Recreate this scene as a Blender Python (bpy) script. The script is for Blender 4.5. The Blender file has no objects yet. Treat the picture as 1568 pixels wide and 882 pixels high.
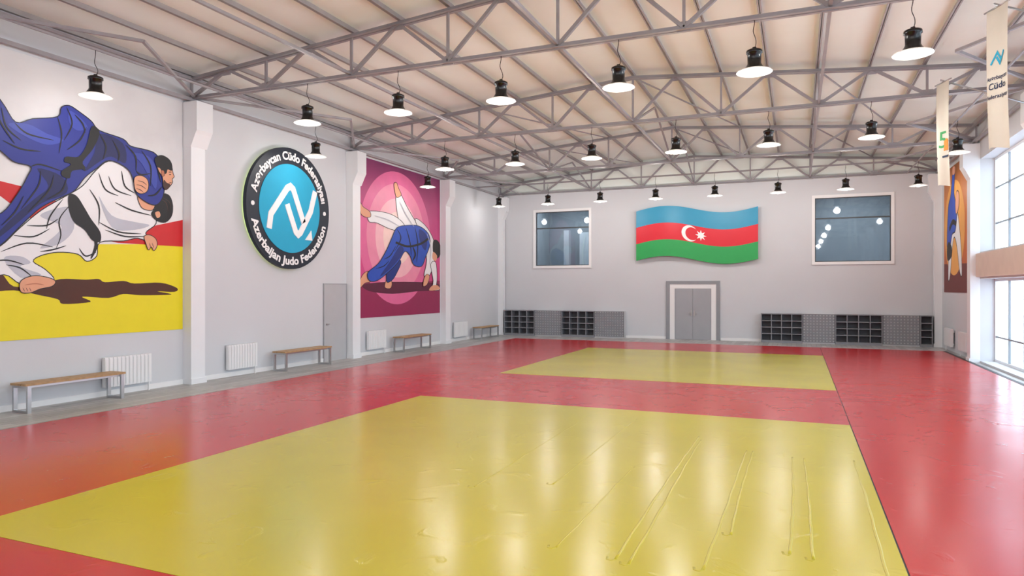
import bpy, math, random
from mathutils import Vector, Matrix
from mathutils.geometry import tessellate_polygon
random.seed(4)
S=bpy.context.scene
COL=S.collection
S.view_settings.view_transform='Standard'
S.view_settings.exposure=0.0

# ------------------------------------------------------------------ materials
def lin(c):
    c=c/255.0
    return c/12.92 if c<=0.04045 else ((c+0.055)/1.055)**2.4
def L(rgb): return (lin(rgb[0]),lin(rgb[1]),lin(rgb[2]),1)
MATS={}
def M(name,rgb,rough=0.6,metal=0.0,var=0.04,scale=3.0,bump=0.0,bscale=40.0,emit=0.0,coat=0.0,spec=0.5):
    if name in MATS: return MATS[name]
    m=bpy.data.materials.new(name); m.use_nodes=True
    nt=m.node_tree; b=nt.nodes['Principled BSDF']
    tc=nt.nodes.new('ShaderNodeTexCoord')
    n=nt.nodes.new('ShaderNodeTexNoise'); n.inputs['Scale'].default_value=scale; n.inputs['Detail'].default_value=4
    nt.links.new(tc.outputs['Object'],n.inputs['Vector'])
    r=nt.nodes.new('ShaderNodeValToRGB'); c=L(rgb)
    r.color_ramp.elements[0].position=0.3; r.color_ramp.elements[1].position=0.7
    r.color_ramp.elements[0].color=(c[0]*(1-var),c[1]*(1-var),c[2]*(1-var),1)
    r.color_ramp.elements[1].color=(min(1,c[0]*(1+var)),min(1,c[1]*(1+var)),min(1,c[2]*(1+var)),1)
    nt.links.new(n.outputs['Fac'],r.inputs['Fac'])
    nt.links.new(r.outputs['Color'],b.inputs['Base Color'])
    b.inputs['Roughness'].default_value=rough; b.inputs['Metallic'].default_value=metal
    b.inputs['Specular IOR Level'].default_value=spec
    b.inputs['Coat Weight'].default_value=coat
    if emit>0:
        nt.links.new(r.outputs['Color'],b.inputs['Emission Color']); b.inputs['Emission Strength'].default_value=emit
    if bump>0:
        n2=nt.nodes.new('ShaderNodeTexNoise'); n2.inputs['Scale'].default_value=bscale; n2.inputs['Detail'].default_value=3
        nt.links.new(tc.outputs['Object'],n2.inputs['Vector'])
        bp=nt.nodes.new('ShaderNodeBump'); bp.inputs['Strength'].default_value=bump; bp.inputs['Distance'].default_value=0.02
        nt.links.new(n2.outputs['Fac'],bp.inputs['Height']); nt.links.new(bp.outputs['Normal'],b.inputs['Normal'])
    MATS[name]=m
    return m

def mat_vinyl(name,rgb):
    m=M(name,rgb,rough=0.3,var=0.05,scale=0.5,spec=0.42)
    nt=m.node_tree; b=nt.nodes['Principled BSDF']
    tc=[n for n in nt.nodes if n.type=='TEX_COORD'][0]
    n1=nt.nodes.new('ShaderNodeTexNoise'); n1.inputs['Scale'].default_value=0.9; n1.inputs['Detail'].default_value=2; n1.inputs['Roughness'].default_value=0.4
    n2=nt.nodes.new('ShaderNodeTexNoise'); n2.inputs['Scale'].default_value=260; n2.inputs['Detail'].default_value=2
    n3=nt.nodes.new('ShaderNodeTexNoise'); n3.inputs['Scale'].default_value=2.6; n3.inputs['Detail'].default_value=4; n3.inputs['Distortion'].default_value=1.2
    for n_ in (n1,n2,n3): nt.links.new(tc.outputs['Object'],n_.inputs['Vector'])
    # sparse creases: only the peaks of the mid-scale noise raise the surface
    mr=nt.nodes.new('ShaderNodeMapRange'); mr.interpolation_type='SMOOTHSTEP'; mr.inputs['From Min'].default_value=0.58; mr.inputs['From Max'].default_value=0.72
    nt.links.new(n3.outputs['Fac'],mr.inputs['Value'])
    b1=nt.nodes.new('ShaderNodeBump'); b1.inputs['Strength'].default_value=0.12; b1.inputs['Distance'].default_value=0.02
    b3=nt.nodes.new('ShaderNodeBump'); b3.inputs['Strength'].default_value=0.35; b3.inputs['Distance'].default_value=0.006
    b2=nt.nodes.new('ShaderNodeBump'); b2.inputs['Strength'].default_value=0.06; b2.inputs['Distance'].default_value=0.001
    nt.links.new(n1.outputs['Fac'],b1.inputs['Height']); nt.links.new(mr.outputs['Result'],b3.inputs['Height']); nt.links.new(n2.outputs['Fac'],b2.inputs['Height'])
    nt.links.new(b1.outputs['Normal'],b3.inputs['Normal']); nt.links.new(b3.outputs['Normal'],b2.inputs['Normal']); nt.links.new(b2.outputs['Normal'],b.inputs['Normal'])
    rr=nt.nodes.new('ShaderNodeMapRange'); rr.inputs['To Min'].default_value=0.17; rr.inputs['To Max'].default_value=0.28
    nt.links.new(n1.outputs['Fac'],rr.inputs['Value']); nt.links.new(rr.outputs['Result'],b.inputs['Roughness'])
    return m

def mat_planks(name):
    m=bpy.data.materials.new(name); m.use_nodes=True; nt=m.node_tree; b=nt.nodes['Principled BSDF']
    tc=nt.nodes.new('ShaderNodeTexCoord'); mp=nt.nodes.new('ShaderNodeMapping'); mp.inputs['Rotation'].default_value=(0,0,math.radians(90))
    br=nt.nodes.new('ShaderNodeTexBrick'); br.inputs['Scale'].default_value=1.0
    br.inputs['Brick Width'].default_value=1.2; br.inputs['Row Height'].default_value=0.16; br.inputs['Mortar Size'].default_value=0.004
    br.inputs['Color1'].default_value=L((184,180,175)); br.inputs['Color2'].default_value=L((156,152,148)); br.inputs['Mortar'].default_value=L((95,92,90))
    nz=nt.nodes.new('ShaderNodeTexNoise'); nz.inputs['Scale'].default_value=9; nz.inputs['Detail'].default_value=8
    mx=nt.nodes.new('ShaderNodeMix'); mx.data_type='RGBA'; mx.blend_type='MULTIPLY'; mx.inputs[0].default_value=0.45
    nt.links.new(tc.outputs['Object'],mp.inputs['Vector']); nt.links.new(mp.outputs['Vector'],br.inputs['Vector']); nt.links.new(tc.outputs['Object'],nz.inputs['Vector'])
    nt.links.new(br.outputs['Color'],mx.inputs[6]); nt.links.new(nz.outputs['Color'],mx.inputs[7])
    hs=nt.nodes.new('ShaderNodeHueSaturation'); hs.inputs['Saturation'].default_value=0.35; hs.inputs['Value'].default_value=1.35
    nt.links.new(mx.outputs[2],hs.inputs['Color']); nt.links.new(hs.outputs['Color'],b.inputs['Base Color'])
    b.inputs['Roughness'].default_value=0.42
    return m

def mat_gradient(name,stops,axis='Z',z0=0,z1=1,rough=0.6,noise=0.15):
    m=bpy.data.materials.new(name); m.use_nodes=True; nt=m.node_tree; b=nt.nodes['Principled BSDF']
    tc=nt.nodes.new('ShaderNodeTexCoord'); sp=nt.nodes.new('ShaderNodeSeparateXYZ'); nt.links.new(tc.outputs['Object'],sp.inputs['Vector'])
    mr=nt.nodes.new('ShaderNodeMapRange'); mr.inputs['From Min'].default_value=z0; mr.inputs['From Max'].default_value=z1
    nt.links.new(sp.outputs[axis],mr.inputs['Value'])
    nz=nt.nodes.new('ShaderNodeTexNoise'); nz.inputs['Scale'].default_value=1.2; nz.inputs['Detail'].default_value=6; nt.links.new(tc.outputs['Object'],nz.inputs['Vector'])
    ma=nt.nodes.new('ShaderNodeMath'); ma.operation='MULTIPLY_ADD'; ma.inputs[1].default_value=noise; nt.links.new(nz.outputs['Fac'],ma.inputs[0]); nt.links.new(mr.outputs['Result'],ma.inputs[2])
    sb=nt.nodes.new('ShaderNodeMath'); sb.operation='SUBTRACT'; sb.inputs[1].default_value=noise*0.5; nt.links.new(ma.outputs[0],sb.inputs[0])
    r=nt.nodes.new('ShaderNodeValToRGB'); nt.links.new(sb.outputs[0],r.inputs['Fac'])
    el=r.color_ramp.elements
    el[0].position=stops[0][0]; el[0].color=L(stops[0][1]); el[1].position=stops[-1][0]; el[1].color=L(stops[-1][1])
    for p,c in stops[1:-1]:
        e=el.new(p); e.color=L(c)
    nt.links.new(r.outputs['Color'],b.inputs['Base Color']); b.inputs['Roughness'].default_value=rough
    return m

def mat_glass(name,tint,alpha):
    m=bpy.data.materials.new(name); m.use_nodes=True; nt=m.node_tree
    for n in list(nt.nodes): nt.nodes.remove(n)
    o=nt.nodes.new('ShaderNodeOutputMaterial'); mx=nt.nodes.new('ShaderNodeMixShader'); t=nt.nodes.new('ShaderNodeBsdfTransparent'); g=nt.nodes.new('ShaderNodeBsdfGlossy')
    t.inputs['Color'].default_value=L(tint); g.inputs['Roughness'].default_value=0.03; g.inputs['Color'].default_value=(0.9,0.93,1,1)
    mx.inputs['Fac'].default_value=alpha
    nt.links.new(t.outputs[0],mx.inputs[1]); nt.links.new(g.outputs[0],mx.inputs[2]); nt.links.new(mx.outputs[0],o.inputs['Surface'])
    return m

def mat_shade(name):
    # frosted acrylic lamp shade: part diffuse, part translucent
    m=bpy.data.materials.new(name); m.use_nodes=True; nt=m.node_tree
    b=nt.nodes['Principled BSDF']; o=nt.nodes['Material Output']; b.inputs['Base Color'].default_value=(0.66,0.66,0.66,1); b.inputs['Roughness'].default_value=0.3
    t=nt.nodes.new('ShaderNodeBsdfTranslucent'); t.inputs['Color'].default_value=(0.9,0.88,0.85,1)
    mx=nt.nodes.new('ShaderNodeMixShader'); mx.inputs['Fac'].default_value=0.6
    nt.links.new(b.outputs[0],mx.inputs[1]); nt.links.new(t.outputs[0],mx.inputs[2]); nt.links.new(mx.outputs[0],o.inputs['Surface'])
    return m

WHITE_WALL=M('wall_paint',(211,213,217),0.7,var=0.015,scale=0.8,bump=0.05,bscale=60)
PIL=M('pilaster_paint',(236,238,241),0.55,var=0.01)
CEIL=M('ceiling_panel_paint',(246,252,246),0.75,var=0.02,scale=1.2)
STEEL=M('painted_steel',(156,152,156),0.45,var=0.08,scale=4)
STEEL2=M('purlin_steel',(166,161,161),0.5,var=0.08,scale=3)
RED=mat_vinyl('red_vinyl',(196,26,32))
YEL=mat_vinyl('yellow_vinyl',(203,187,46))
DARK=M('dark_rubber',(38,32,32),0.5)
FLOORM=mat_planks('grey_plank_floor')
WHITE=M('white_gloss',(240,240,240),0.35,var=0.01)
BLACK=M('black_enamel',(14,14,15),0.25,var=0.02)
GREYD=M('door_grey',(166,168,173),0.5,var=0.02)
GREYF=M('frame_grey',(146,149,154),0.5,var=0.02)
GREY1=M('flush_door_grey',(184,185,188),0.55,var=0.02)
GREY2=M('flush_door_frame',(160,162,166),0.55,var=0.02)
GREYS=M('shelf_grey',(136,138,144),0.5,var=0.03)
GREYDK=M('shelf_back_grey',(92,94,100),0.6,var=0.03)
GREYLT=M('shelf_panel_light',(205,206,208),0.6,var=0.03)
WOOD=M('bench_wood',(178,142,100),0.5,var=0.18,scale=9)
CHROME=M('bench_steel',(190,190,192),0.28,metal=0.9,var=0.02)
RAD=M('radiator_white',(238,239,240),0.35,var=0.01)
ALU=M('window_frame_white',(232,235,238),0.4,var=0.01)
ALUD=M('window_mullion_grey',(140,146,152),0.4,var=0.01)

# ------------------------------------------------------------------ mesh builder
class MB:
    def __init__(s): s.v=[];s.f=[];s.mi=[];s.mats=[];s.sm=[]
    def m(s,mat):
        if mat not in s.mats: s.mats.append(mat)
        return s.mats.index(mat)
    def add(s,vs,fs,mat,smooth=False):
        o=len(s.v); s.v+= [tuple(v) for v in vs]; k=s.m(mat)
        for f in fs: s.f.append(tuple(i+o for i in f)); s.mi.append(k); s.sm.append(smooth)
    def box(s,x0,x1,y0,y1,z0,z1,mat):
        vs=[(x,y,z) for z in (z0,z1) for y in (y0,y1) for x in (x0,x1)]
        s.add(vs,[(0,2,3,1),(4,5,7,6),(0,1,5,4),(2,6,7,3),(0,4,6,2),(1,3,7,5)],mat)
    def bar(s,p,q,w,h,mat):
        p=Vector(p);q=Vector(q);d=(q-p).normalized()
        up=Vector((0,0,1)) if abs(d.z)<0.95 else Vector((0,1,0))
        a=d.cross(up).normalized(); b=a.cross(d).normalized()
        vs=[]
        for c in (p,q):
            for sa,sb in((-1,-1),(1,-1),(1,1),(-1,1)): vs.append(c+a*sa*w/2+b*sb*h/2)
        s.add(vs,[(0,3,2,1),(4,5,6,7),(0,1,5,4),(1,2,6,5),(2,3,7,6),(3,0,4,7)],mat)
    def angle_bar(s,p,q,w,mat,t=0.012,gap=0.03):
        p=Vector(p);q=Vector(q);d=(q-p).normalized()
        up=Vector((0,0,1)) if abs(d.z)<0.95 else Vector((0,1,0))
        a=d.cross(up).normalized(); b=a.cross(d).normalized()
        for sg in (-1,1):
            o=a*sg*gap/2
            s.bar(p+o,q+o,t,w,mat)
            o2=a*sg*(gap/2+w*0.45)-b*(w/2)
            s.bar(p+o2,q+o2,w*0.9,t,mat)
    def lathe(s,prof,c,mat,n=28,axis='Z',smooth=True):
        vs=[];fs=[]
        for r,z in prof:
            for i in range(n):
                t=2*math.pi*i/n
                a,b=r*math.cos(t),r*math.sin(t)
                if axis=='Z': vs.append((c[0]+a,c[1]+b,c[2]+z))
                else: vs.append((c[0]+z,c[1]+a,c[2]+b))
        for j in range(len(prof)-1):
            for i in range(n):
                k=(i+1)%n; fs.append((j*n+i,j*n+k,(j+1)*n+k,(j+1)*n+i))
        s.add(vs,fs,mat,smooth)
    def tube(s,pts,r,mat,n=8,flat=1.0):
        pts=[Vector(p) for p in pts]; vs=[];fs=[]
        for i,p in enumerate(pts):
            d=(pts[min(i+1,len(pts)-1)]-pts[max(i-1,0)]).normalized()
            up=Vector((0,0,1)) if abs(d.z)<0.9 else Vector((0,1,0))
            a=d.cross(up).normalized(); b=a.cross(d).normalized()
            for k in range(n):
                t=2*math.pi*k/n; vs.append(p+a*r*math.cos(t)+b*r*flat*math.sin(t))
        for i in range(len(pts)-1):
            for k in range(n):
                l=(k+1)%n; fs.append((i*n+k,i*n+l,(i+1)*n+l,(i+1)*n+k))
        fs.append(tuple(range(n))[::-1]); fs.append(tuple((len(pts)-1)*n+k for k in range(n)))
        s.add(vs,fs,mat,True)
    def prism(s,poly,f0,f1,mat):
        n=len(poly); vs=[f0(p) for p in poly]+[f1(p) for p in poly]
        tri=tessellate_polygon([[Vector((p[0],p[1],0)) for p in poly]])
        fs=[tuple(t) for t in tri]+[tuple(i+n for i in t) for t in tri]
        fs+=[(i,(i+1)%n,(i+1)%n+n,i+n) for i in range(n)]
        s.add(vs,fs,mat)
    def flat(s,poly,f,mat):
        tri=tessellate_polygon([[Vector((p[0],p[1],0)) for p in poly]])
        s.add([f(p) for p in poly],[tuple(t) for t in tri],mat)
    def obj(s,name,parent=None,loc=None,fix=True):
        me=bpy.data.meshes.new(name); me.from_pydata(s.v,[],s.f)
        for m in s.mats: me.materials.append(m)
        me.polygons.foreach_set('material_index',s.mi); me.polygons.foreach_set('use_smooth',s.sm)
        me.update()
        if fix:
            import bmesh
            bm=bmesh.new(); bm.from_mesh(me); bmesh.ops.recalc_face_normals(bm,faces=bm.faces); bm.to_mesh(me); bm.free()
        o=bpy.data.objects.new(name,me); COL.objects.link(o)
        if loc: o.location=loc
        if parent: o.parent=parent
        return o

def smooth_closed(pts,n=4):
    out=[];N=len(pts)
    for i in range(N):
        p0,p1,p2,p3=pts[i-1],pts[i],pts[(i+1)%N],pts[(i+2)%N]
        for k in range(n):
            t=k/n
            out.append(tuple(0.5*((2*p1[j])+(-p0[j]+p2[j])*t+(2*p0[j]-5*p1[j]+4*p2[j]-p3[j])*t*t+(-p0[j]+3*p1[j]-3*p2[j]+p3[j])*t**3)*1.0 for j in (0,1)))
    return out
def smooth_open(pts,n=5):
    out=[];N=len(pts)
    for i in range(N-1):
        p0,p1,p2,p3=pts[max(i-1,0)],pts[i],pts[i+1],pts[min(i+2,N-1)]
        for k in range(n):
            t=k/n
            out.append(tuple(0.5*((2*p1[j])+(-p0[j]+p2[j])*t+(2*p0[j]-5*p1[j]+4*p2[j]-p3[j])*t*t+(-p0[j]+3*p1[j]-3*p2[j]+p3[j])*t**3) for j in (0,1)))
    out.append(pts[-1]); return out
def ribbon(pts,w,taper=True,closed=False):
    L_=[];R_=[];N=len(pts)
    for i,p in enumerate(pts):
        a=pts[i-1] if (i>0 or closed) else p; b=pts[(i+1)%N] if (i<N-1 or closed) else p
        dx,dy=b[0]-a[0],b[1]-a[1]; l=math.hypot(dx,dy) or 1
        ww=w*(math.sin(math.pi*(0.08+0.84*i/(N-1))) if taper else 1)/2
        L_.append((p[0]-dy/l*ww,p[1]+dx/l*ww)); R_.append((p[0]+dy/l*ww,p[1]-dx/l*ww))
    return L_,R_
def homography(src,dst):
    A=[];B=[]
    for (x,y),(X,Y) in zip(src,dst):
        A.append([x,y,1,0,0,0,-X*x,-X*y]);B.append(X)
        A.append([0,0,0,x,y,1,-Y*x,-Y*y]);B.append(Y)
    n=8
    for i in range(n):
        p=max(range(i,n),key=lambda r:abs(A[r][i])); A[i],A[p]=A[p],A[i];B[i],B[p]=B[p],B[i]
        for r in range(n):
            if r!=i:
                f=A[r][i]/A[i][i]
                for c in range(i,n): A[r][c]-=f*A[i][c]
                B[r]-=f*B[i]
    h=[B[i]/A[i][i] for i in range(n)]
    return lambda p:((h[0]*p[0]+h[1]*p[1]+h[2])/(h[6]*p[0]+h[7]*p[1]+1),(h[3]*p[0]+h[4]*p[1]+h[5])/(h[6]*p[0]+h[7]*p[1]+1))

class Art:
    """flat printed artwork on a wall: layered thin shapes. rect maps sketch coords -> wall metres, place maps metres+layer -> 3D"""
    def __init__(s,rect,place,clip=None):
        s.mb=MB(); s.rect=rect; s.place=place; s.layer=1; s.clip=clip
    def _pl(s,pts,mat,l,raw=False):
        q=[p if raw else s.rect(p) for p in pts]
        if s.clip: q=[(min(max(a,s.clip[0]),s.clip[1]),min(max(b,s.clip[2]),s.clip[3])) for a,b in q]
        s.mb.flat(q,lambda p:s.place(p,l*0.0008),mat)
    def shape(s,pts,mat,sm=True,outline=None,ow=1.3):
        p=smooth_closed(pts) if sm else pts
        s.layer+=1; s._pl(p,mat,s.layer)
        if outline: 
            s.layer+=1
            Lf,Rt=ribbon(p,ow,False,True)
            N=len(p)
            for i in range(N):
                j=(i+1)%N; s._pl([Lf[i],Lf[j],Rt[j],Rt[i]],outline,s.layer)
    def stroke(s,pts,w,mat,taper=True):
        s.layer+=0.3
        p=smooth_open(pts) if len(pts)>2 else pts
        if len(p)==2: p=[tuple(p[0][k]*(1-t)+p[1][k]*t for k in(0,1)) for t in(0,.25,.5,.75,1)]
        Lf,Rt=ribbon(p,w,taper)
        for i in range(len(p)-1): s._pl([Lf[i],Lf[i+1],Rt[i+1],Rt[i]],mat,s.layer)
    def disc(s,c,r,mat,n=64):
        s.layer+=1
        s._pl([(c[0]+r*math.cos(2*math.pi*i/n),c[1]+r*math.sin(2*math.pi*i/n)) for i in range(n)],mat,s.layer,True)

# ------------------------------------------------------------------ dimensions
XL,XR=-12.0,4.6; YB=27.6; YF=-6.3; FL=-0.03
APX=(XL+XR)/2; ZE=6.62; ZA=7.32
TY=[-6.1,-0.45,5.25,10.9,16.6,22.25,27.45]
def ztop(x): return 7.15-0.082*abs(x-APX)

# floor
mb=MB(); mb.box(XL-0.4,XR+0.5,YF-0.2,YB+0.3,FL-0.15,FL,FLOORM); mb.obj('floor')
# mats -------------------------------------------------------------
mx0,mx1,my0,my1=-10.35,4.28,-3.0,25.25
ya,yb_=(3.5,11.1),(14.75,22.2); xa=(-6.45,0.73)
mb=MB()
xs=[mx0,xa[0],xa[1],mx1]; ys=[my0,ya[0],ya[1],yb_[0],yb_[1],my1]
for i in range(3):
    for j in range(5):
        if i==1 and j in (1,3): continue
        mb.box(xs[i],xs[i+1]-(0.012 if i==1 else 0),ys[j],ys[j+1],FL,0.0,RED)
mb.box(xa[1]-0.012,xa[1],my0,my1,FL,-0.006,DARK)
mb.obj('red_tatami_mat')
for k,(y0,y1) in enumerate((ya,yb_)):
    mb=MB(); mb.box(xa[0]+0.002,xa[1]-0.014,y0+0.002,y1-0.002,FL,0.002,YEL)
    if k==0:
        rid=[(-3.0,6.2,9.8,0.0),(-1.72,5.0,7.6,0.05),(-1.24,4.95,9.5,0.02),(-1.13,4.9,9.3,-0.03),(-0.62,5.0,8.9,0.06),(-0.50,5.8,8.9,0.0),(-0.04,5.55,8.75,0.0),(0.12,5.5,8.75,-0.04),(0.59,5.2,8.85,0.02),(-2.3,6.6,10.4,0.05)]
        for x,a,b,dr in rid:
            ph=random.random()*6; N=40
            pts=[]
            for i in range(N+1):
                t=i/N; fade=0.25+0.75*math.sin(math.pi*min(1,max(0,1-t))*0.5)
                pts.append((x+dr*t+0.008*math.sin(ph+5*t)+0.003*math.sin(ph*3+31*t),a+(b-a)*t,0.003*fade-0.001))
            mb.tube(pts,0.012 if x>-1.5 else 0.009,YEL,10,0.35)
            # small turned end of each crease
            mb.tube([(x+0.008*math.sin(ph),a,0.001),(x-0.02,a-0.03,0.001),(x-0.05,a-0.02,0.0005),(x-0.06,a+0.03,0.0)],0.011,YEL,8,0.4)
    mb.obj('yellow_tatami_mat')
mb=MB(); mb.box(mx1,mx1+0.09,my0,my1,FL,0.004,DARK); mb.box(mx0-0.03,mx0,my0,my1,FL,-0.004,DARK); mb.obj('trim_1')

# walls ------------------------------------------------------------
def cells(a0,a1,b0,b1,holes):
    A=sorted(set([a0,a1]+[h[0] for h in holes]+[h[1] for h in holes])); B=sorted(set([b0,b1]+[h[2] for h in holes]+[h[3] for h in holes]))
    for i in range(len(A)-1):
        for j in range(len(B)-1):
            ca=(A[i]+A[i+1])/2; cb=(B[j]+B[j+1])/2
            if any(h[0]<ca<h[1] and h[2]<cb<h[3] for h in holes): continue
            yield A[i],A[i+1],B[j],B[j+1]
mb=MB(); mb.box(XL-0.3,XL,YF,YB+0.3,FL,ZE+0.05,WHITE_WALL); mb.obj('wall_left')
# back wall
W1=(-10.36,-7.99,2.95,5.24); W2=(0.62,3.09,2.96,5.30)
mb=MB()
for a,b,c,d in cells(XL,XR,FL,6.02,[W1,W2]): mb.box(a,b,YB,YB+0.25,c,d,WHITE_WALL)
def gable(mb,y0,y1,mat):
    mb.prism([(XL,6.02),(XR,6.02),(XR,ZE),(APX,ZA),(XL,ZE)],lambda p:(p[0],y0,p[1]),lambda p:(p[0],y1,p[1]),mat)
gable(mb,YB,YB+0.25,CEIL)
wall_back=mb.obj('wall_back')
mb=MB(); mb.box(XL,XR,YF-0.25,YF,FL,6.02,WHITE_WALL); gable(mb,YF-0.25,YF,CEIL); mb.obj('wall_front')
# right wall with window bays
bays=[(-5.7,-0.85),(-0.1,4.85),(5.6,10.5),(11.3,16.2),(16.95,22.05)]
mb=MB(); holes=[]
for a,b in bays: holes+= [(a,b,0.02,2.25),(a,b,2.98,5.5)]
for a,b,c,d in cells(YF,YB+0.3,FL,ZE+0.05,holes): mb.box(XR,XR+0.42,a,b,c,d,WHITE_WALL)
mb.obj('wall_right')
SP=M('spandrel_paint',(226,206,192),0.5)
n=0
GL=mat_glass('window_glass',(236,244,250),0.08)
for a,b in bays:
    for z0,z1 in ((0.02,2.25),(2.98,5.5)):
        n+=1; mb=MB(); x0,x1=4.93,4.99; w=0.07
        mb.box(x0,x1,a,b,z0,z0+w,ALU);mb.box(x0,x1,a,b,z1-w,z1,ALU);mb.box(x0,x1,a,a+w,z0+w,z1-w,ALU);mb.box(x0,x1,b-w,b,z0+w,z1-w,ALU)
        K=4
        for k in range(1,K):
            y=a+(b-a)*k/K; mb.box(x0+0.005,x1-0.005,y-0.025,y+0.025,z0+w,z1-w,ALUD if k!=2 else ALU)
        for fz in ((0.3,) if z0<1 else (0.3,0.68)):
            z=z0+(z1-z0)*fz; mb.box(x0+0.01,x1-0.01,a+w,b-w,z-0.02,z+0.02,ALUD)
        mb.box(4.955,4.96,a+w,b-w,z0+w,z1-w,GL)
        mb.obj('window_%d'%n)
        ld=bpy.data.lights.new('sky_portal','AREA'); ld.shape='RECTANGLE'; ld.size=z1-z0; ld.size_y=b-a; ld.cycles.is_portal=True
        lo=bpy.data.objects.new('sky_portal',ld); COL.objects.link(lo); lo.location=(5.03,(a+b)/2,(z0+z1)/2); lo.rotation_euler=(0,math.radians(90),0)
mb=MB()
for a,b in bays: mb.box(4.50,XR,a-0.02,b+0.02,2.3,2.93,SP)
mb.obj('trim_2')
# ceiling
mb=MB()
for xa_,xb_ in ((XL-0.3,APX),(APX,XR+0.42)):
    za=ZA-(ZA-ZE)/(APX-XL)*abs(xa_-APX); zb=ZA-(ZA-ZE)/(APX-XL)*abs(xb_-APX)
    mb.prism([(xa_,za),(xb_,zb),(xb_,zb+0.12),(xa_,za+0.12)],lambda p:(p[0],YF-0.25,p[1]),lambda p:(p[0],YB+0.3,p[1]),CEIL)
mb.obj('ceiling')
# baseboards
mb=MB(); 
mb.box(XL,XL+0.02,YF,YB,FL,0.07,WHITE); mb.obj('baseboard_left')
mb=MB(); mb.box(XL+0.02,-4.82,YB-0.02,YB,FL,0.07,WHITE); mb.box(-2.72,XR,YB-0.02,YB,FL,0.07,WHITE); mb.obj('baseboard_back')

# pilasters ---------------------------------------------------------
def pilaster(side,y0,y1):
    mb=MB()
    if side=='L': X=lambda d:XL+d
    else: X=lambda d:XR-d
    def bx(d0,d1,a,b,c,d_): 
        xx=sorted((X(d0),X(d1))); mb.box(xx[0],xx[1],a,b,c,d_,PIL)
    bx(0,0.23,y0,y1,FL,4.98)
    bx(0,0.26,y0-0.02,y1+0.02,FL,0.08)
    prof=[(0,4.98),(0.23,4.98),(0.36,5.25),(0.40,5.32),(0.40,5.93),(0,5.93)]
    mb.prism(prof,lambda p:(X(p[0]),y0-0.01,p[1]),lambda p:(X(p[0]),y1+0.05,p[1]),PIL)
    mb.obj('pilaster')
for y in (-0.65,5.05,10.72,16.41,22.05): pilaster('L',y,y+0.37); pilaster('R',y,y+0.37)
pilaster('L',27.3,27.53); pilaster('R',27.3,27.53)

# trusses ------------------------------------------------------------
zb=6.06
P=8; pw=(XR-XL)/P
for ty in TY:
    mb=MB()
    mb.angle_bar((XL,ty,zb),(XR,ty,zb),0.075,STEEL)
    mb.angle_bar((XL,ty,ztop(XL)),(APX,ty,ztop(APX)),0.075,STEEL); mb.angle_bar((APX,ty,ztop(APX)),(XR,ty,ztop(XR)),0.075,STEEL)
    for i in range(P+1):
        x=min(max(XL+pw*i,XL+0.05),XR-0.05)
        mb.bar((x,ty,zb),(x,ty,ztop(x)),0.045,0.045,STEEL)
        mb.box(x-0.11 if i>0 else x,x+0.11 if i<P else x,ty-0.008,ty+0.008,zb-0.06,zb+0.10,STEEL)
        if i<P:
            xm=x+pw/2 if i>0 else XL+pw/2
            xn=XL+pw*(i+1)
            mb.bar((x,ty,zb),(xm,ty,ztop(xm)),0.06,0.06,STEEL); mb.bar((xm,ty,ztop(xm)),(min(xn,XR-0.05),ty,zb),0.06,0.06,STEEL)
            mb.box(xm-0.1,xm+0.1,ty-0.008,ty+0.008,ztop(xm)-0.12,ztop(xm)+0.03,STEEL)
    mb.obj('steel_roof_truss')
# purlins
mb=MB()
for i in range(17):
    x=XL+0.06+(XR-XL-0.12)*i/16
    z=ztop(x)+0.075
    mb.box(x-0.035,x+0.035,YF,YB,z-0.02,z-0.008,STEEL2); mb.box(x-0.006,x+0.006,YF,YB,z-0.02,z+0.08,STEEL2)
mb.obj('roof_purlins')
mb=MB()
for x in (XL+0.12,XR-0.12):
    mb.bar((x,YF,6.0),(x,YB,6.0),0.07,0.07,STEEL); mb.bar((x,YF,6.44),(x,YB,6.44),0.07,0.05,STEEL)
for x in (-10.96,3.57): mb.bar((x,YF,zb-0.02),(x,YB,zb-0.02),0.035,0.035,STEEL)
for x in (APX-pw*2,APX,APX+pw*2): mb.bar((x,YF,zb+0.02),(x,YB,zb+0.02),0.05,0.05,STEEL)
for k in range(len(TY)-1):
    a,b=TY[k],TY[k+1]
    for x0,x1 in ((XL+0.15,XL+pw),(XR-0.15,XR-pw)):
        mb.bar((x0,a,zb),(x1,(a+b)/2,zb),0.05,0.05,STEEL); mb.bar((x1,(a+b)/2,zb),(x0,b,zb),0.05,0.05,STEEL)
    if k in (0,4,5):
        for x in (APX,APX-pw*2,APX+pw*2):
            m_=(a+b)/2; zt=ztop(x)
            mb.bar((x,a,zb),(x,m_,zt-0.05),0.045,0.045,STEEL); mb.bar((x,m_,zt-0.05),(x,b,zb),0.045,0.045,STEEL)
            mb.bar((x,a,zt),(x+pw,b,ztop(x+pw)),0.03,0.03,STEEL)
mb.bar((XL,25.0,zb),(XR,25.0,zb),0.05,0.05,STEEL)
mb.obj('roof_bracing')

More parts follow.
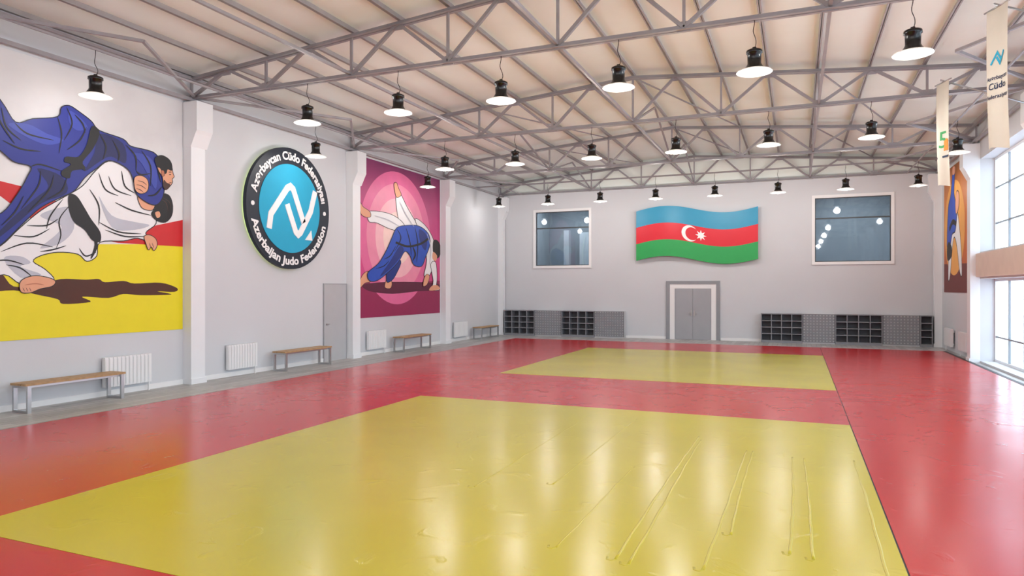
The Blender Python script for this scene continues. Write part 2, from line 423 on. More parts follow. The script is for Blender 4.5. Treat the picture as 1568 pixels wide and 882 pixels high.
# pendant lamps -------------------------------------------------------
DISC=mat_shade('lamp_shade_frosted')
BULB=M('lamp_bulb_glow',(255,250,242),0.4,emit=14.0,var=0.0)
lm=MB()
lm.lathe([(0.0,0.34),(0.085,0.34),(0.115,0.325),(0.118,0.285),(0.10,0.275),(0.098,0.13),(0.112,0.10),(0.14,0.06),(0.16,0.035)],(0,0,0),BLACK)
lm.lathe([(0.03,0.375),(0.03,0.335)],(0,0,0),BLACK,12)
lm.lathe([(0.10,0.05),(0.16,0.042),(0.25,0.012),(0.262,0.0),(0.255,-0.002),(0.16,0.028),(0.09,0.03),(0.0,0.03)],(0,0,0),DISC,40)
lm.lathe([(0.055,0.03),(0.06,0.0),(0.045,-0.025),(0.0,-0.035)],(0,0,0),BULB,20)
zc=zb-0.03-5.24
pts=[]
for i in range(25):
    t=i/24; pts.append((0.03*math.sin(t*7.5)*(1-t)*1.4,0.018*math.sin(t*11)*(1-t),0.36+(zc-0.36)*t))
lm.tube(pts,0.006,BLACK,6)
lampmesh=None
lamps=[]
px=[XL+pw*(i+.5) for i in range(8)]
for x in px[1:7]: 
    lamps+=[(x,10.9),(x,-0.45),(x,16.6)]
    if x>-6: lamps.append((x,5.25))  # this row and the one behind the camera are unseen, added to balance lighting
for x in px: lamps.append((x,25.0))
for y in (2.3,8.0,13.75,19.3): lamps.append((-10.96,y))
lamps.append((3.57,19.3))
for (x,y) in lamps:
    if lampmesh is None:
        o=lm.obj('pendant_lamp',loc=(x,y,5.24)); lampmesh=o.data
    else:
        o=bpy.data.objects.new('pendant_lamp',lampmesh); COL.objects.link(o); o.location=(x,y,5.24)
    o.rotation_euler=(0,0,random.random()*0.6)
    ld=bpy.data.lights.new('bulb_light','POINT'); ld.energy=58 if -10.5<x<3 else 22; ld.shadow_soft_size=0.12; ld.color=(1,0.965,0.92)
    lo=bpy.data.objects.new('bulb_light',ld); COL.objects.link(lo); lo.parent=o; lo.location=(0,0,-0.14)

# benches -------------------------------------------------------------
for y0,y1 in ((7.2,8.92),(13.25,15.0),(18.65,20.4),(24.45,26.1)):
    mb=MB(); xa0,xa1=-11.84,-11.45
    for k in range(3):
        w=(xa1-xa0-0.02)/3; mb.box(xa0+k*(w+0.01),xa0+k*(w+0.01)+w,y0-0.03,y1+0.03,0.415,0.45,WOOD)
    for y in (y0+0.03,y1-0.03):
        t=0.03
        mb.box(xa0,xa0+0.04,y-t,y+t,FL,0.413,CHROME); mb.box(xa1-0.04,xa1,y-t,y+t,FL,0.413,CHROME)
        mb.box(xa0+0.04,xa1-0.04,y-t,y+t,FL,FL+0.04,CHROME); mb.box(xa0+0.04,xa1-0.04,y-t,y+t,0.373,0.413,CHROME)
    mb.box(xa0+0.06,xa0+0.09,y0+0.06,y1-0.06,0.375,0.413,CHROME); mb.box(xa1-0.09,xa1-0.06,y0+0.06,y1-0.06,0.375,0.413,CHROME)
    mb.obj('wooden_bench')
# radiators -------------------------------------------------------------
def radiator(side,y0,y1,z0=0.14,z1=0.70):
    mb=MB(); sg=1 if side=='L' else -1; X0=XL if side=='L' else XR
    def bx(a,b,c,d,e,f):
        q=sorted((X0+sg*a,X0+sg*b)); mb.box(q[0],q[1],c,d,e,f,RAD)
    n=max(4,int((y1-y0)/0.08)); w=(y1-y0)/n
    for i in range(n):
        bx(0.05,0.13,y0+i*w+0.004,y0+(i+1)*w-0.004,z0,z1)
        bx(0.13,0.138,y0+i*w+0.014,y0+(i+1)*w-0.014,z0+0.03,z1-0.03)
    bx(0.07,0.11,y0,y1,z0+0.02,z0+0.07); bx(0.07,0.11,y0,y1,z1-0.07,z1-0.02)
    for y in (y0+0.15,y1-0.15): bx(0,0.06,y-0.02,y+0.02,z1-0.12,z1-0.06); bx(0,0.06,y-0.02,y+0.02,z0+0.05,z0+0.1)
    yv=y1-0.03; bx(0.07,0.095,yv-0.012,yv+0.012,FL,z0+0.02)
    mb.obj('radiator')
for a,b in ((6.1,7.0),(8.85,9.85),(11.85,12.75),(17.35,18.3),(23.0,24.05)): radiator('L',a,b)
radiator('R',23.1,24.1); radiator('R',25.2,26.2)

# doors -------------------------------------------------------------
mb=MB(); a,b=15.38,16.36
mb.box(XL,XL+0.03,a,b,FL,2.1,GREY1); mb.box(XL,XL+0.035,a-0.025,a,FL,2.125,GREY2); mb.box(XL,XL+0.035,b,b+0.025,FL,2.125,GREY2); mb.box(XL,XL+0.035,a,b,2.1,2.125,GREY2)
mb.bar((XL+0.06,a+0.08,1.0),(XL+0.06,a+0.2,1.0),0.02,0.02,CHROME); mb.box(XL+0.03,XL+0.06,a+0.07,a+0.1,0.98,1.02,CHROME)
mb.obj('door_1')
mb=MB(); yw=YB
mb.box(-4.80,-4.66,yw-0.06,yw,FL,2.28,GREYF); mb.box(-2.88,-2.74,yw-0.06,yw,FL,2.28,GREYF); mb.box(-4.66,-2.88,yw-0.06,yw,2.15,2.28,GREYF)
mb.box(-4.66,-4.47,yw-0.04,yw,FL,2.15,WHITE); mb.box(-3.07,-2.88,yw-0.04,yw,FL,2.15,WHITE); mb.box(-4.47,-3.07,yw-0.04,yw,1.98,2.15,WHITE)
mb.box(-4.465,-3.775,yw-0.03,yw,FL+0.005,1.975,GREYD); mb.box(-3.765,-3.075,yw-0.03,yw,FL+0.005,1.975,GREYD)
mb.box(-4.47,-4.44,yw-0.035,yw-0.03,0,1.975,GREYF); mb.box(-3.10,-3.07,yw-0.035,yw-0.03,0,1.975,GREYF)
for x,s_ in ((-3.83,-1),(-3.71,1)):
    mb.box(x-0.02,x+0.02,yw-0.045,yw-0.03,0.9,1.12,CHROME); mb.bar((x,yw-0.075,1.02),(x+s_*0.12,yw-0.075,1.02),0.02,0.02,CHROME); mb.bar((x,yw-0.08,1.02),(x,yw-0.04,1.02),0.02,0.02,CHROME)
mb.obj('door_2')

# gallery windows in back wall ---------------------------------------
GB=mat_glass('gallery_glass',(198,206,212),0.04)
ROOM=M('gallery_wall',(178,183,187),0.7); COLW=M('gallery_column',(222,225,228),0.6)
FRD=M('dark_window_bar',(62,66,70),0.4)
for k,(a,b,c,d) in enumerate((W1,W2)):
    mb=MB(); w=0.105
    mb.box(a-w,b+w,YB-0.04,YB,d,d+w,WHITE); mb.box(a-w,b+w,YB-0.05,YB,c-w,c,WHITE); mb.box(a-w,a,YB-0.04,YB,c,d,WHITE); mb.box(b,b+w,YB-0.04,YB,c,d,WHITE)
    t=0.03
    mb.box(a,b,YB+0.04,YB+0.1,d-t,d,FRD);mb.box(a,b,YB+0.04,YB+0.1,c,c+t,FRD);mb.box(a,a+t,YB+0.04,YB+0.1,c+t,d-t,FRD);mb.box(b-t,b,YB+0.04,YB+0.1,c+t,d-t,FRD)
    zt=4.55; mb.box(a+t,b-t,YB+0.04,YB+0.1,zt-0.025,zt+0.025,FRD)
    mb.box(a+t,b-t,YB+0.065,YB+0.07,c+t,d-t,GB)
    mb.obj('window_%d'%(n+1+k))
    r=MB(); y1=YB+3.2; x0,x1=a-0.5,b+0.5; z0,z1=c-0.9,d+0.6; y0=YB+0.26
    r.box(x0,x1,y1,y1+0.1,z0,z1,ROOM); r.box(x0-0.1,x0,y0,y1,z0,z1,ROOM); r.box(x1,x1+0.1,y0,y1,z0,z1,ROOM); r.box(x0,x1,y0,y1,z0-0.1,z0,ROOM); r.box(x0,x1,y0,y1,z1,z1+0.1,COLW)
    if k==0:
        r.box(a+0.5,a+0.75,y1-0.9,y1-0.6,z0,z1-1.2,COLW); r.box(a+1.2,a+1.8,y1-0.7,y1-0.5,z0,z1-1.3,COLW); r.box(a+1.9,a+2.3,y1-1.2,y1-0.9,z0,z0+1.9,COLW)
    r.obj('gallery_room',parent=wall_back)
    ld=bpy.data.lights.new('gallery_light','AREA'); ld.shape='RECTANGLE'; ld.size=2.0; ld.size_y=1.2; ld.energy=120; ld.color=(0.97,0.99,1)
    lo=bpy.data.objects.new('gallery_light',ld); COL.objects.link(lo); lo.location=((a+b)/2,YB+1.3,z1-0.05)

# shelving -------------------------------------------------------------
def cubby(x0,x1,nc,nr,z1=1.05):
    mb=MB(); y0,y1=27.22,27.57; t=0.028; x0+=0.005; x1-=0.005
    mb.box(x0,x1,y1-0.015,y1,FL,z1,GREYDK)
    mb.box(x0,x1,y0,y1-0.015,FL,0.06,GREYS); mb.box(x0,x1,y0,y1-0.015,z1-t,z1,GREYS)
    for i in range(nc+1):
        x=x0+(x1-x0-t)*i/nc; mb.box(x,x+t,y0,y1-0.015,0.06,z1-t,GREYS)
    for j in range(1,nr):
        z=0.06+(z1-t-0.06)*j/nr; mb.box(x0+t,x1-t,y0+0.002,y1-0.015,z-t/2,z+t/2,GREYS)
    mb.obj('cubby_shelf')
def perforated(x0,x1,z1=1.05):
    mb=MB(); y0,y1=27.22,27.57; 
    mb.box(x0+0.003,x1-0.003,y0+0.03,y1,FL,z1,GREYLT)
    nx=int((x1-x0)/0.1); nz=10; wx=(x1-x0-0.006)/nx; za=0.02; wz=(z1-za)/nz
    for i in range(nx+1):
        x=x0+0.003+wx*i; mb.box(max(x-0.028,x0+0.003),min(x+0.028,x1-0.003),y0+0.01,y0+0.025,za,z1,GREYS)
    for j in range(nz+1):
        z=za+wz*j; mb.box(x0+0.003,x1-0.003,y0+0.011,y0+0.026,max(z-0.028,za),min(z+0.028,z1),GREYS)
    mb.box(x0+0.002,x0+0.02,y0,y0+0.03,za,z1,GREYDK); mb.box(x1-0.02,x1-0.002,y0,y0+0.03,za,z1,GREYDK)
    mb.obj('perforated_cabinet')
cubby(-11.7,-10.28,4,4); perforated(-10.28,-9.09); cubby(-9.09,-7.66,4,4); perforated(-7.66,-6.43)
cubby(-1.24,0.2,4,4); perforated(0.2,1.28); cubby(1.28,2.79,4,4); perforated(2.79,3.93); cubby(3.93,4.32,1,4)

# flag -------------------------------------------------------------
FB=M('flag_blue',(42,150,188),0.4,var=0.02); FR=M('flag_red',(222,22,46),0.4,var=0.02); FG=M('flag_green',(38,166,84),0.4,var=0.02)
FW=M('flag_white',(250,250,250),0.4,var=0.0)
mb=MB(); x0,x1=-5.97,-1.345; H=1.98; N=60
def fz(x): 
    t=(x-x0)/(x1-x0); return 4.09+0.17*math.sin(2*math.pi*t)
def fy(x): 
    t=(x-x0)/(x1-x0); return YB-0.20-0.05*math.sin(2*math.pi*t)
for s_,m_ in ((2,FB),(1,FR),(0,FG)):
    vs=[];fs=[]
    for i in range(N+1):
        x=x0+(x1-x0)*i/N; za=fz(x)-H/2+H*s_/3; zb2=za+H/3
        vs+=[(x,fy(x),za),(x,fy(x),zb2),(x,fy(x)+0.09,zb2),(x,fy(x)+0.09,za)]
    for i in range(N):
        o=i*4; p=o+4
        for k in range(4):
            if s_==1 and k in(1,3): continue
            if s_==0 and k==1: continue
            if s_==2 and k==3: continue
            fs.append((o+k,o+(k+1)%4,p+(k+1)%4,p+k))
    fs+=[(0,1,2,3),(N*4,N*4+3,N*4+2,N*4+1)]
    mb.add(vs,fs,m_,False)
cx=-3.86; cz=fz(cx)
def fpl(off): return lambda p:(p[0],fy(p[0])-off,p[1]+fz(p[0])-cz)
R1,R2,o2=0.31,0.25,0.085
outer=[];inner=[]
a1=math.acos(max(-1,min(1,(R1*R1+o2*o2-R2*R2)/(2*R1*o2))))
for i in range(49):
    t=a1+(2*math.pi-2*a1)*i/48; outer.append((cx+R1*math.cos(t),cz+R1*math.sin(t)))
e=outer[0]; b1=math.atan2(e[1]-cz,e[0]-cx-o2)
for i in range(1,48):
    t=b1+(2*math.pi-2*b1)*i/48; inner.append((cx+o2+R2*math.cos(t),cz+R2*math.sin(t)))
mb.prism(outer+inner[::-1],fpl(0.0),fpl(0.012),FW)
st=[]
for i in range(16):
    r=0.21 if i%2==0 else 0.10; t=math.pi*i/8; st.append((cx+0.42+r*math.cos(t),cz+r*math.sin(t)))
mb.prism(st,fpl(0.0),fpl(0.012),FW)
for x in (-5.2,-3.6,-2.1): mb.box(x-0.05,x+0.05,fy(x)+0.085,YB,4.0,4.1,CHROME)
mb.obj('azerbaijan_flag_sign')

# federation logo -------------------------------------------------------
NAVY=M('logo_navy',(14,26,44),0.5,var=0.03); CYAN=M('logo_cyan',(52,172,210),0.7,var=0.02,spec=0.25); LW=M('logo_white',(250,250,250),0.5,var=0)
HALO=M('led_halo',(232,255,170),0.5,emit=1.6,var=0)
lc=(XL,13.88,4.01); RL=1.53
mb=MB(); xf=0.16
mb.lathe([(0.0,0.03),(RL-0.16,0.03),(RL-0.16,0.06)],lc,NAVY,72,'X',False)
mb.lathe([(RL-0.10,0.015),(RL-0.05,0.015),(RL-0.05,0.05),(RL-0.10,0.05),(RL-0.10,0.015)],lc,HALO,72,'X',False)
mb.lathe([(0.0,0.06),(RL,0.06),(RL,xf),(0.0,xf)],lc,NAVY,96,'X',False)
mb.lathe([(0.0,xf+0.012),(1.12,xf+0.012),(1.12,xf)],lc,CYAN,96,'X',False)
Lp=lambda off:(lambda p:(XL+off,lc[1]+p[0],lc[2]+p[1]))
def thick_poly(pts,w):
    Lf=[];Rt=[];N=len(pts)
    for i,p in enumerate(pts):
        if i==0: d=Vector(pts[1])-Vector(p); d.normalize(); nrm=Vector((-d.y,d.x)); k=1
        elif i==N-1: d=Vector(p)-Vector(pts[i-1]); d.normalize(); nrm=Vector((-d.y,d.x)); k=1
        else:
            d1=(Vector(p)-Vector(pts[i-1])).normalized(); d2=(Vector(pts[i+1])-Vector(p)).normalized()
            n1=Vector((-d1.y,d1.x)); n2=Vector((-d2.y,d2.x)); nrm=(n1+n2).normalized(); k=1/max(0.35,nrm.dot(n1))
        q=Vector(p); Lf.append(tuple(q+nrm*w/2*k)); Rt.append(tuple(q-nrm*w/2*k))
    return Lf+Rt[::-1]
mb.prism(thick_poly([(-0.80,-0.56),(-0.74,-0.20),(-0.16,0.50),(-0.04,0.56),(0.06,0.50),(0.46,-0.32)],0.17),Lp(xf+0.012),Lp(xf+0.03),LW)
mb.prism(thick_poly([(-0.16,0.10),(-0.13,0.02),(0.16,-0.58),(0.25,-0.64),(0.34,-0.58),(0.74,0.0),(0.92,0.55)],0.17),Lp(xf+0.012),Lp(xf+0.03),LW)
mb.prism([(0.52,-0.76),(0.80,-0.76),(0.76,-0.5)],Lp(xf+0.012),Lp(xf+0.03),LW)
for sg in (-1,1):
    c=(sg*1.325,0.0); mb.prism([(c[0]+0.055*math.cos(t*math.pi/8),c[1]+0.055*math.sin(t*math.pi/8)) for t in range(16)],Lp(xf),Lp(xf+0.015),LW)
logo=mb.obj('judo_federation_sign')
def text_mesh(s,size,off=0.0,ext=0.01):
    cu=bpy.data.curves.new('t','FONT'); cu.body=s; cu.size=size; cu.offset=off; cu.extrude=ext; cu.resolution_u=3; cu.align_x='CENTER'
    o=bpy.data.objects.new('t',cu); COL.objects.link(o); bpy.context.view_layer.update()
    me=bpy.data.meshes.new_from_object(o.evaluated_get(bpy.context.evaluated_depsgraph_get()))
    bpy.data.objects.remove(o); return me
def arc_text(s,span,R,up,name):
    me=text_mesh(s,0.30,0.009,0.004)
    xs_=[v.co.x for v in me.vertices]; w=max(xs_)-min(xs_); xc=(max(xs_)+min(xs_))/2; k=span*R/w
    for v in me.vertices:
        x=(v.co.x-xc)*k; y=(v.co.y-0.10)*min(k,0.95); 
        if up: a=math.pi/2-x/R; r=R+y
        else: a=-math.pi/2+x/R; r=R-y
        v.co=Vector((XL+xf+0.008+v.co.z,lc[1]+r*math.cos(a),lc[2]+r*math.sin(a)))
    me.materials.append(LW); o=bpy.data.objects.new(name,me); COL.objects.link(o); o.parent=logo
arc_text('Az\u0259rbaycan C\u00fcdo Federasiyas\u0131',math.radians(156),1.325,True,'ring_text_upper')
arc_text('Azerbaijan Judo Federation',math.radians(150),1.325,False,'ring_text_lower')

# mural 1 -------------------------------------------------------------
def wl(p,o): return (XL+0.012+o,p[0],p[1])
Z0,Z1=1.13,5.93
def frame_panel(mb,side,y0,y1,z0,z1,mat):
    if side=='L': mb.box(XL+0.001,XL+0.012,y0,y1,z0,z1,mat)
    else: mb.box(XR-0.012,XR-0.001,y0,y1,z0,z1,mat)
mw=mat_gradient('mural_offwhite',[(0,(230,229,228)),(0.55,(236,235,235)),(0.8,(214,212,214)),(1,(224,223,224))],'Z',1,6,0.6,0.5)
mY=M('mural_yellow',(238,222,26),0.5,var=0.02); mR=M('mural_red',(206,28,34),0.5,var=0.03); mB=M('mural_gi_blue',(36,48,142),0.5,var=0.06,scale=2)
mBd=M('mural_gi_blue_shade',(20,26,88),0.5); mWg=M('mural_gi_white',(240,239,241),0.5,var=0.01); mWs=M('mural_gi_white_shade',(192,194,206),0.5)
mK=M('mural_ink',(18,15,20),0.5); mSk=M('mural_skin',(228,164,130),0.5); mSd=M('mural_skin_shade',(186,112,84),0.5); mBr=M('mural_cast_brown',(78,34,14),0.5,var=0.1); mBl=M('mural_gi_blue_light',(56,72,170),0.5)
mH=M('mural_hair_brown',(70,44,36),0.5)
H1=homography([(0,72),(279,157),(279,504),(0,522)],[(7.11,Z1),(10.70,Z1),(10.70,Z0),(7.11,Z0)])
A=Art(H1,wl,(5.5,10.70,Z0,Z1))
frame_panel(A.mb,'L',5.5,10.70,Z0,Z1,mw)
A.shape([(-260,385),(0,374),(279,374),(279,504),(-260,560)],mY,False)
A.shape([(-260,225),(0,277),(60,292),(120,330),(220,349),(279,337),(279,378),(180,372),(60,345),(0,300),(-260,300)],mR,False)
A.shape([(-30,420),(0,418),(20,438),(60,436),(92,427),(130,428),(150,427),(160,432),(188,430),(205,434),(245,433),(270,441),(266,447),(240,446),(262,451),(215,452),(188,450),(165,456),(125,454),(138,462),(96,465),(88,458),(62,452),(20,444),(-30,446)],mBr)
# white judoka
A.shape([(-42,400),(-60,412),(-70,430),(-52,440),(-30,428),(-26,410)],mSk,True,mK,1.2)
A.shape([(-40,395),(0,376),(28,350),(62,322),(100,300),(125,285),(145,262),(165,247),(190,253),(204,272),(208,296),(232,318),(238,342),(222,357),(232,372),(210,365),(188,369),(152,371),(147,392),(132,400),(118,389),(88,386),(62,391),(50,400),(68,412),(82,428),(60,433),(30,434),(5,420),(-40,430)],mWg,True,mK,1.4)
A.shape([(60,330),(90,318),(108,320),(112,350),(92,372),(60,380),(84,360),(92,345)],mWs)
A.shape([(150,300),(170,330),(205,340),(228,345),(205,352),(170,348)],mWs)
A.shape([(5,395),(30,392),(46,402),(30,408),(62,420),(30,424)],mWs)
for s_ in ([(110,310),(90,335),(92,360),(85,380)],[(150,265),(160,290),(180,300)],[(165,270),(175,290),(200,300)],[(150,340),(180,355),(215,358)],[(0,385),(40,372),(80,378)],[(20,360),(50,362),(75,350)],[(40,345),(70,345),(88,335)],[(8,405),(30,410),(50,425)],[(185,262),(190,285),(205,296)],[(120,380),(130,392),(146,386)],[(175,310),(200,322),(230,330)],[(-20,400),(10,398),(36,405)],[(136,290),(150,315),(150,345)],[(160,352),(190,362),(222,362)],[(95,305),(76,330),(70,350)],[(60,385),(80,382),(100,376)]): A.stroke(s_,2.2,mK)
A.shape([(104,298),(116,300),(128,318),(138,335),(152,355),(152,370),(140,368),(128,352),(112,340),(104,320)],mK)
A.stroke([(140,355),(146,375),(138,396)],5,mK); 
# head, hand, foot
A.shape([(210,300),(226,303),(236,310),(232,322),(218,320),(212,312)],mSk,True,mK,1)
A.shape([(226,306),(238,297),(256,298),(263,312),(262,330),(252,341),(238,338),(230,328),(236,316)],mK)
A.shape([(236,326),(242,324),(244,331),(239,334)],mSk); A.stroke([(240,304),(252,310),(256,324)],1.2,mH); A.stroke([(246,302),(258,310),(259,322)],1.0,mH)
A.shape([(219,362),(228,360),(237,366),(239,376),(234,384),(230,378),(226,383),(222,374)],mSk,True,mK,1)
A.stroke([(231,372),(234,380)],0.9,mK); A.stroke([(227,372),(229,379)],0.9,mK)
A.shape([(30,430),(48,422),(70,424),(83,430),(78,438),(60,442),(44,448),(30,446)],mSk,True,mK,1.2); A.stroke([(36,436),(52,434),(66,436)],1.6,mSd)
for x_ in (33,38,43): A.stroke([(x_,440),(x_+3,446)],0.9,mK)
# blue judoka
A.shape([(-118,58),(-140,64),(-165,48),(-176,58),(-160,86),(-140,106)],mSk,True,mK,1.4)
A.shape([(-120,60),(-40,110),(0,155),(22,187),(48,182),(86,179),(92,165),(104,162),(120,172),(138,186),(150,200),(186,213),(198,224),(222,230),(236,236),(246,252),(250,275),(248,300),(238,314),(222,310),(206,296),(202,276),(192,258),(165,246),(146,258),(128,272),(112,292),(92,302),(60,318),(30,345),(0,374),(-40,400),(-40,340),(0,326),(24,298),(40,270),(45,255),(20,248),(0,232),(-60,180),(-140,110)],mB,True,mK,1.4)
A.shape([(55,258),(92,270),(100,295),(60,312),(20,345),(-20,375),(10,340),(50,305),(72,285)],mBd)
A.shape([(150,205),(186,220),(190,250),(168,240),(150,248),(128,262),(142,235)],mBd)
A.shape([(10,190),(40,190),(70,205),(95,215),(70,222),(35,208)],mBl)
A.shape([(104,170),(120,180),(132,196),(116,200),(104,188)],mBl)
A.shape([(200,235),(225,240),(238,262),(236,290),(225,270),(214,250)],mBl)
for s_ in ([(86,180),(92,205),(88,235)],[(100,165),(108,190),(96,215)],[(20,188),(40,205),(80,215)],[(0,165),(8,195),(30,215)],[(2,215),(30,228),(60,232)],[(45,255),(60,252),(92,262)],[(150,205),(160,225),(155,245)],[(170,215),(180,235),(178,248)],[(190,222),(205,240),(206,262)],[(215,232),(228,255),(228,285)],[(60,262),(56,285),(30,320)],[(80,268),(72,292),(40,325)],[(100,272),(92,292),(70,305)],[(130,195),(120,215),(100,230)],[(236,240),(240,262),(244,280)],[(206,262),(214,268),(228,266)],[(224,300),(236,298),(246,286)],[(0,345),(20,325),(34,300)],[(-20,150),(0,190),(20,220)],[(112,176),(124,190),(128,204)]): A.stroke(s_,2.4,mK)
A.shape([(138,194),(150,203),(140,228),(124,248),(128,258),(108,262),(104,273),(93,270),(92,262),(106,252),(96,248),(99,240),(118,240),(130,222)],mK)
A.stroke([(120,250),(128,262)],5,mK)
A.shape([(203,273),(212,269),(222,274),(225,284),(222,294),(212,297),(204,290)],mSk,True,mK,1)
for s_ in ([(208,277),(216,279),(222,284)],[(206,283),(214,285),(221,290)],[(206,289),(212,291),(217,295)]): A.stroke(s_,1.0,mK)
A.shape([(236,246),(248,243),(259,252),(262,265),(264,271),(261,275),(261,281),(252,291),(247,286),(246,272),(240,262)],mSk,True,mK,1)
A.shape([(234,244),(244,238),(256,244),(261,254),(260,262),(254,260),(252,266),(247,266),(242,258),(238,256)],mK)
A.shape([(244,262),(248,262),(249,269),(245,270)],mSd,True,mK,0.6); A.stroke([(255,264),(260,264)],1.3,mK); A.stroke([(256,268),(259,268)],1.5,mK); A.stroke([(255,281),(260,280)],1.0,mK); A.shape([(248,276),(252,280),(258,284),(252,291),(247,286)],mH)
A.mb.obj('judo_throw_mural')

# mural 2 -------------------------------------------------------------
mP=mat_gradient('mural_magenta',[(0,(196,58,112)),(0.35,(216,76,140)),(0.7,(196,62,128)),(1,(122,40,92))],'Z',1.1,5.9,0.5,0.12)
p1=M('mural_pink_1',(226,106,156),0.5); p2=M('mural_pink_2',(236,142,172),0.5); p3=M('mural_pink_3',(246,186,196),0.5); p4=M('mural_pink_4',(250,214,206),0.5); pm=M('mural_maroon',(150,36,84),0.5); pmd=M('mural_maroon_dark',(92,20,54),0.5)
b2=M('mural_blue_bright',(36,78,184),0.5,var=0.05); b2d=M('mural_blue_bright_shade',(20,44,126),0.5)
H2=homography([(550,242),(673,276),(673,479),(550,487)],[(17.04,Z1),(22.0,Z1),(22.0,Z0-0.03),(17.04,Z0-0.03)])
A=Art(H2,wl,(16.85,22.0,1.10,Z1)); frame_panel(A.mb,'L',16.85,22.0,1.10,Z1,mP)
A.shape([(540,434),(673,430),(673,479),(540,488)],pm,False)
for r,m_ in ((2.15,p1),(1.75,p2),(1.28,p3),(0.85,p4)): A.disc((19.15,3.62),r,m_)
A.shape([(556,436),(600,432),(668,434),(672,444),(640,446),(600,450),(565,446)],pmd)
A.shape([(558,434),(551,441),(550,432),(555,421),(563,416),(570,424),(566,432)],mSk,True,mK,0.7)
A.shape([(588,440),(591,428),(597,426),(599,436),(596,442)],mSk,True,mK,0.7)
A.shape([(605,302),(612,299),(622,318),(634,338),(646,352),(630,356),(614,350),(607,328)],mWg,True,mK,0.8)
A.shape([(563,326),(588,327),(606,334),(618,346),(612,354),(596,352),(576,343),(564,341)],mWg,True,mK,0.8)
A.shape([(602,283),(606,282),(609,290),(613,300),(606,304),(603,294)],mSk,True,mK,0.7)
A.shape([(551,313),(555,319),(565,326),(566,334),(557,334),(551,328)],mSk,True,mK,0.7)
A.shape([(634,336),(650,346),(662,366),(665,386),(662,408),(655,424),(648,422),(652,398),(646,368)],mWg,True,mK,0.8)
A.shape([(662,370),(668,368),(673,376),(673,390),(668,396),(662,388)],mK)
A.shape([(662,386),(668,392),(666,400),(661,396)],mSk)
A.shape([(658,405),(666,402),(668,425),(667,440),(672,444),(660,444),(662,430)],mWg,True,mK,0.7); A.shape([(660,438),(668,437),(672,443),(656,445)],mSk)
A.shape([(594,396),(612,400),(606,418),(598,430),(590,430)],b2d,True,mK,0.7)
A.shape([(606,350),(622,346),(640,347),(654,358),(657,374),(650,394),(644,408),(632,406),(626,392),(618,386),(608,402),(592,418),(576,430),(564,430),(562,418),(578,404),(590,384),(598,366)],b2,True,mK,0.9)
A.shape([(610,378),(616,386),(600,408),(580,424),(596,400)],b2d); A.shape([(640,352),(652,362),(650,384),(642,372)],b2d)
for s_ in ([(606,352),(612,366),(602,386)],[(620,350),(626,372),(628,392)],[(634,350),(638,375),(636,402)],[(574,412),(586,408),(594,400)],[(586,398),(596,392),(604,378)]): A.stroke(s_,1.4,mK)
A.stroke([(604,372),(622,378),(642,374),(654,366)],3.2,mK,False); A.stroke([(630,378),(634,390),(630,400)],2.6,mK)
for s_ in ([(610,310),(620,330),(632,348)],[(572,332),(592,338),(610,348)],[(652,358),(658,380),(656,405)]): A.stroke(s_,1.2,mWs)
A.shape([(652,420),(656,424),(652,436),(646,438),(648,426)],mSk,True,mK,0.6)
A.mb.obj('judo_handstand_mural')

# mural 3 (right wall)
mO=mat_gradient('mural_orange',[(0,(150,60,20)),(0.3,(206,104,30)),(0.75,(222,132,44)),(1,(150,84,30))],'Z',1.86,5.9,0.5,0.2)
o1=M('mural_orange_light',(238,170,80),0.5); o2_=M('mural_rust_floor',(110,28,20),0.5)
A=Art(lambda p:p,lambda p,o:(XR-0.012-o,26.9-p[0],p[1]),(0,4.3,1.86,5.88)); frame_panel(A.mb,'R',22.6,26.9,1.86,5.88,mO)
A.shape([(0,1.86),(4.3,1.86),(4.3,2.7),(0,2.8)],o2_,False)
A.disc((1.6,3.9),1.5,o1)
A.shape([(0.7,2.3),(1.0,2.4),(1.3,3.2),(1.6,3.6),(2.0,3.3),(2.4,2.5),(2.7,2.4),(2.6,3.2),(2.3,4.0),(2.0,4.4),(1.5,4.6),(1.0,4.3),(0.8,3.4)],mWg,True,mK,0.04)
A.shape([(0.5,3.4),(0.9,3.2),(1.3,3.7),(1.8,3.8),(2.0,4.4),(1.6,5.0),(1.7,5.6),(1.4,5.7),(1.1,5.0),(0.7,4.6)],b2,True,mK,0.04)
A.shape([(0.6,2.9),(1.2,3.0),(1.25,3.3),(0.8,3.5),(0.5,3.3)],mK); A.shape([(1.9,4.3),(2.3,4.5),(2.3,4.9),(2.0,5.0),(1.8,4.7)],mSk,True,mK,0.03)
A.shape([(1.4,5.6),(1.7,5.6),(1.75,5.8),(1.4,5.82)],mSk); A.stroke([(0.9,3.9),(1.4,4.1),(1.9,4.0)],0.16,mK,False)
A.mb.obj('judo_lift_mural')

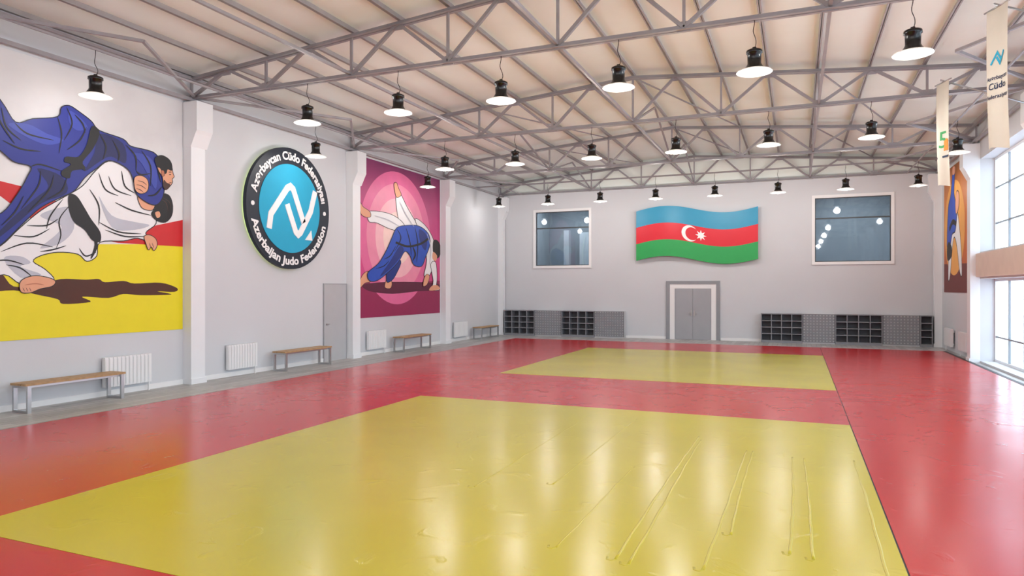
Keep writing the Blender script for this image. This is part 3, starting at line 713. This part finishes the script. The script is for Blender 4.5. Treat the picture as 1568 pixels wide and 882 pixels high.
# hanging banners -------------------------------------------------------
CLOTH=M('banner_cloth',(222,217,205),0.8,var=0.03,bump=0.1,bscale=90)
BN=M('banner_navy',(30,50,84),0.7); BO=M('banner_orange',(236,140,40),0.7); BGn=M('banner_green',(60,160,90),0.7)
def banner(pA,pB,zt,zb_,kind):
    pA=Vector((pA[0],pA[1],0)); pB=Vector((pB[0],pB[1],0)); d=pB-pA; w=d.length; dn=d.normalized(); nr=Vector((dn.y,-dn.x,0))
    if nr.x>0: nr=-nr
    def wav(s,z): return 0.025*math.sin(6*s/w*1.1+z*1.3)*(0.3+(zt-z)/(zt-zb_))
    def Pp(s,z,off=0): return tuple(pA+dn*s+nr*(wav(s,z)+off)+Vector((0,0,z)))
    mb=MB(); NX,NZ=10,26; vs=[];fs=[]
    for j in range(NZ+1):
        for i in range(NX+1):
            vs.append(Pp(w*i/NX,zt+(zb_-zt)*j/NZ+(0.04*math.sin(3*i/NX+1) if j==NZ else 0)))
    for j in range(NZ):
        for i in range(NX): a=j*(NX+1)+i; fs.append((a,a+1,a+NX+2,a+NX+1))
    mb.add(vs,fs,CLOTH,True)
    z_=zt-0.55; sc=w/0.5*0.15
    def pr(pts,mat):
        mb.flat(pts,lambda p:Pp(w/2+p[0],p[1],0.006),mat)
    if kind==0:
        pr([(x*sc,z_-0.2+y*sc) for x,y in thick_poly([(-0.9,-0.6),(-0.1,0.6),(0.45,-0.35)],0.24)],CYAN)
        pr([(x*sc,z_-0.2+y*sc) for x,y in thick_poly([(-0.2,0.1),(0.25,-0.7),(0.95,0.55)],0.24)],CYAN)
        lines=['Az\u0259rbaycan','C\u00fcdo','Federasiyas\u0131']; zz=z_-0.52
        tm=BN
    else:
        lines=['5']; zz=z_-0.78; tm=BGn
        pr([(-0.18,z_-0.95),(0.18,z_-0.95),(0.18,z_-0.99),(-0.18,z_-0.99)],BN)
        pr([(0.02,z_-0.85),(0.18,z_-0.85),(0.18,z_-0.65),(0.1,z_-0.6),(0.02,z_-0.65)],BO)
    top=mb.obj('hanging_banner',fix=False)
    for k,s_ in enumerate(lines):
        me=text_mesh(s_,0.12 if kind==0 else 0.42,0.002,0.0)
        xs_=[v.co.x for v in me.vertices]; mxw=max(xs_)-min(xs_); kk=min(1.15,0.40/mxw)
        xm=(max(xs_)+min(xs_))/2
        for v in me.vertices:
            v.co=Vector(Pp(w/2+(v.co.x-xm)*kk,zz-k*0.14+v.co.y*kk,0.007))
        me.materials.append(tm); o=bpy.data.objects.new('banner_text',me); COL.objects.link(o); o.parent=top
    m2=MB()
    m2.tube([pA-dn*0.06+Vector((0,0,zt+0.01)),pB+dn*0.06+Vector((0,0,zt+0.01))],0.014,CHROME)
    mid=(pA+pB)/2
    m2.tube([Vector((mid.x-0.05,mid.y,zt+0.06)),Vector((XR,mid.y,zt-0.75))],0.018,CHROME)
    o=m2.obj('banner_pole'); o.parent=top
banner((2.69,12.46),(2.86,12.04),6.2,4.08,0)
banner((2.69,16.53),(2.84,16.13),6.2,4.08,1)

# outside -------------------------------------------------------------
mb=MB(); mb.box(XR+0.6,60,-40,70,-0.4,-0.3,M('outdoor_paving',(222,224,226),0.8,var=0.06)); mb.obj('ground')  # paving colour whitened so it bounces daylight up onto the ceiling

# world -------------------------------------------------------------
w=bpy.data.worlds.new('sky'); S.world=w; w.use_nodes=True
bg=w.node_tree.nodes['Background']; bg.inputs['Color'].default_value=(0.92,0.96,1.0,1); bg.inputs['Strength'].default_value=5.4

# camera -------------------------------------------------------------
cd=bpy.data.cameras.new('camera'); cd.lens=24.08; cd.sensor_width=36; cd.clip_end=300
co=bpy.data.objects.new('camera',cd); COL.objects.link(co); co.location=(0,0,2.0); co.rotation_euler=(math.radians(90),0,math.radians(22.57))
S.camera=co
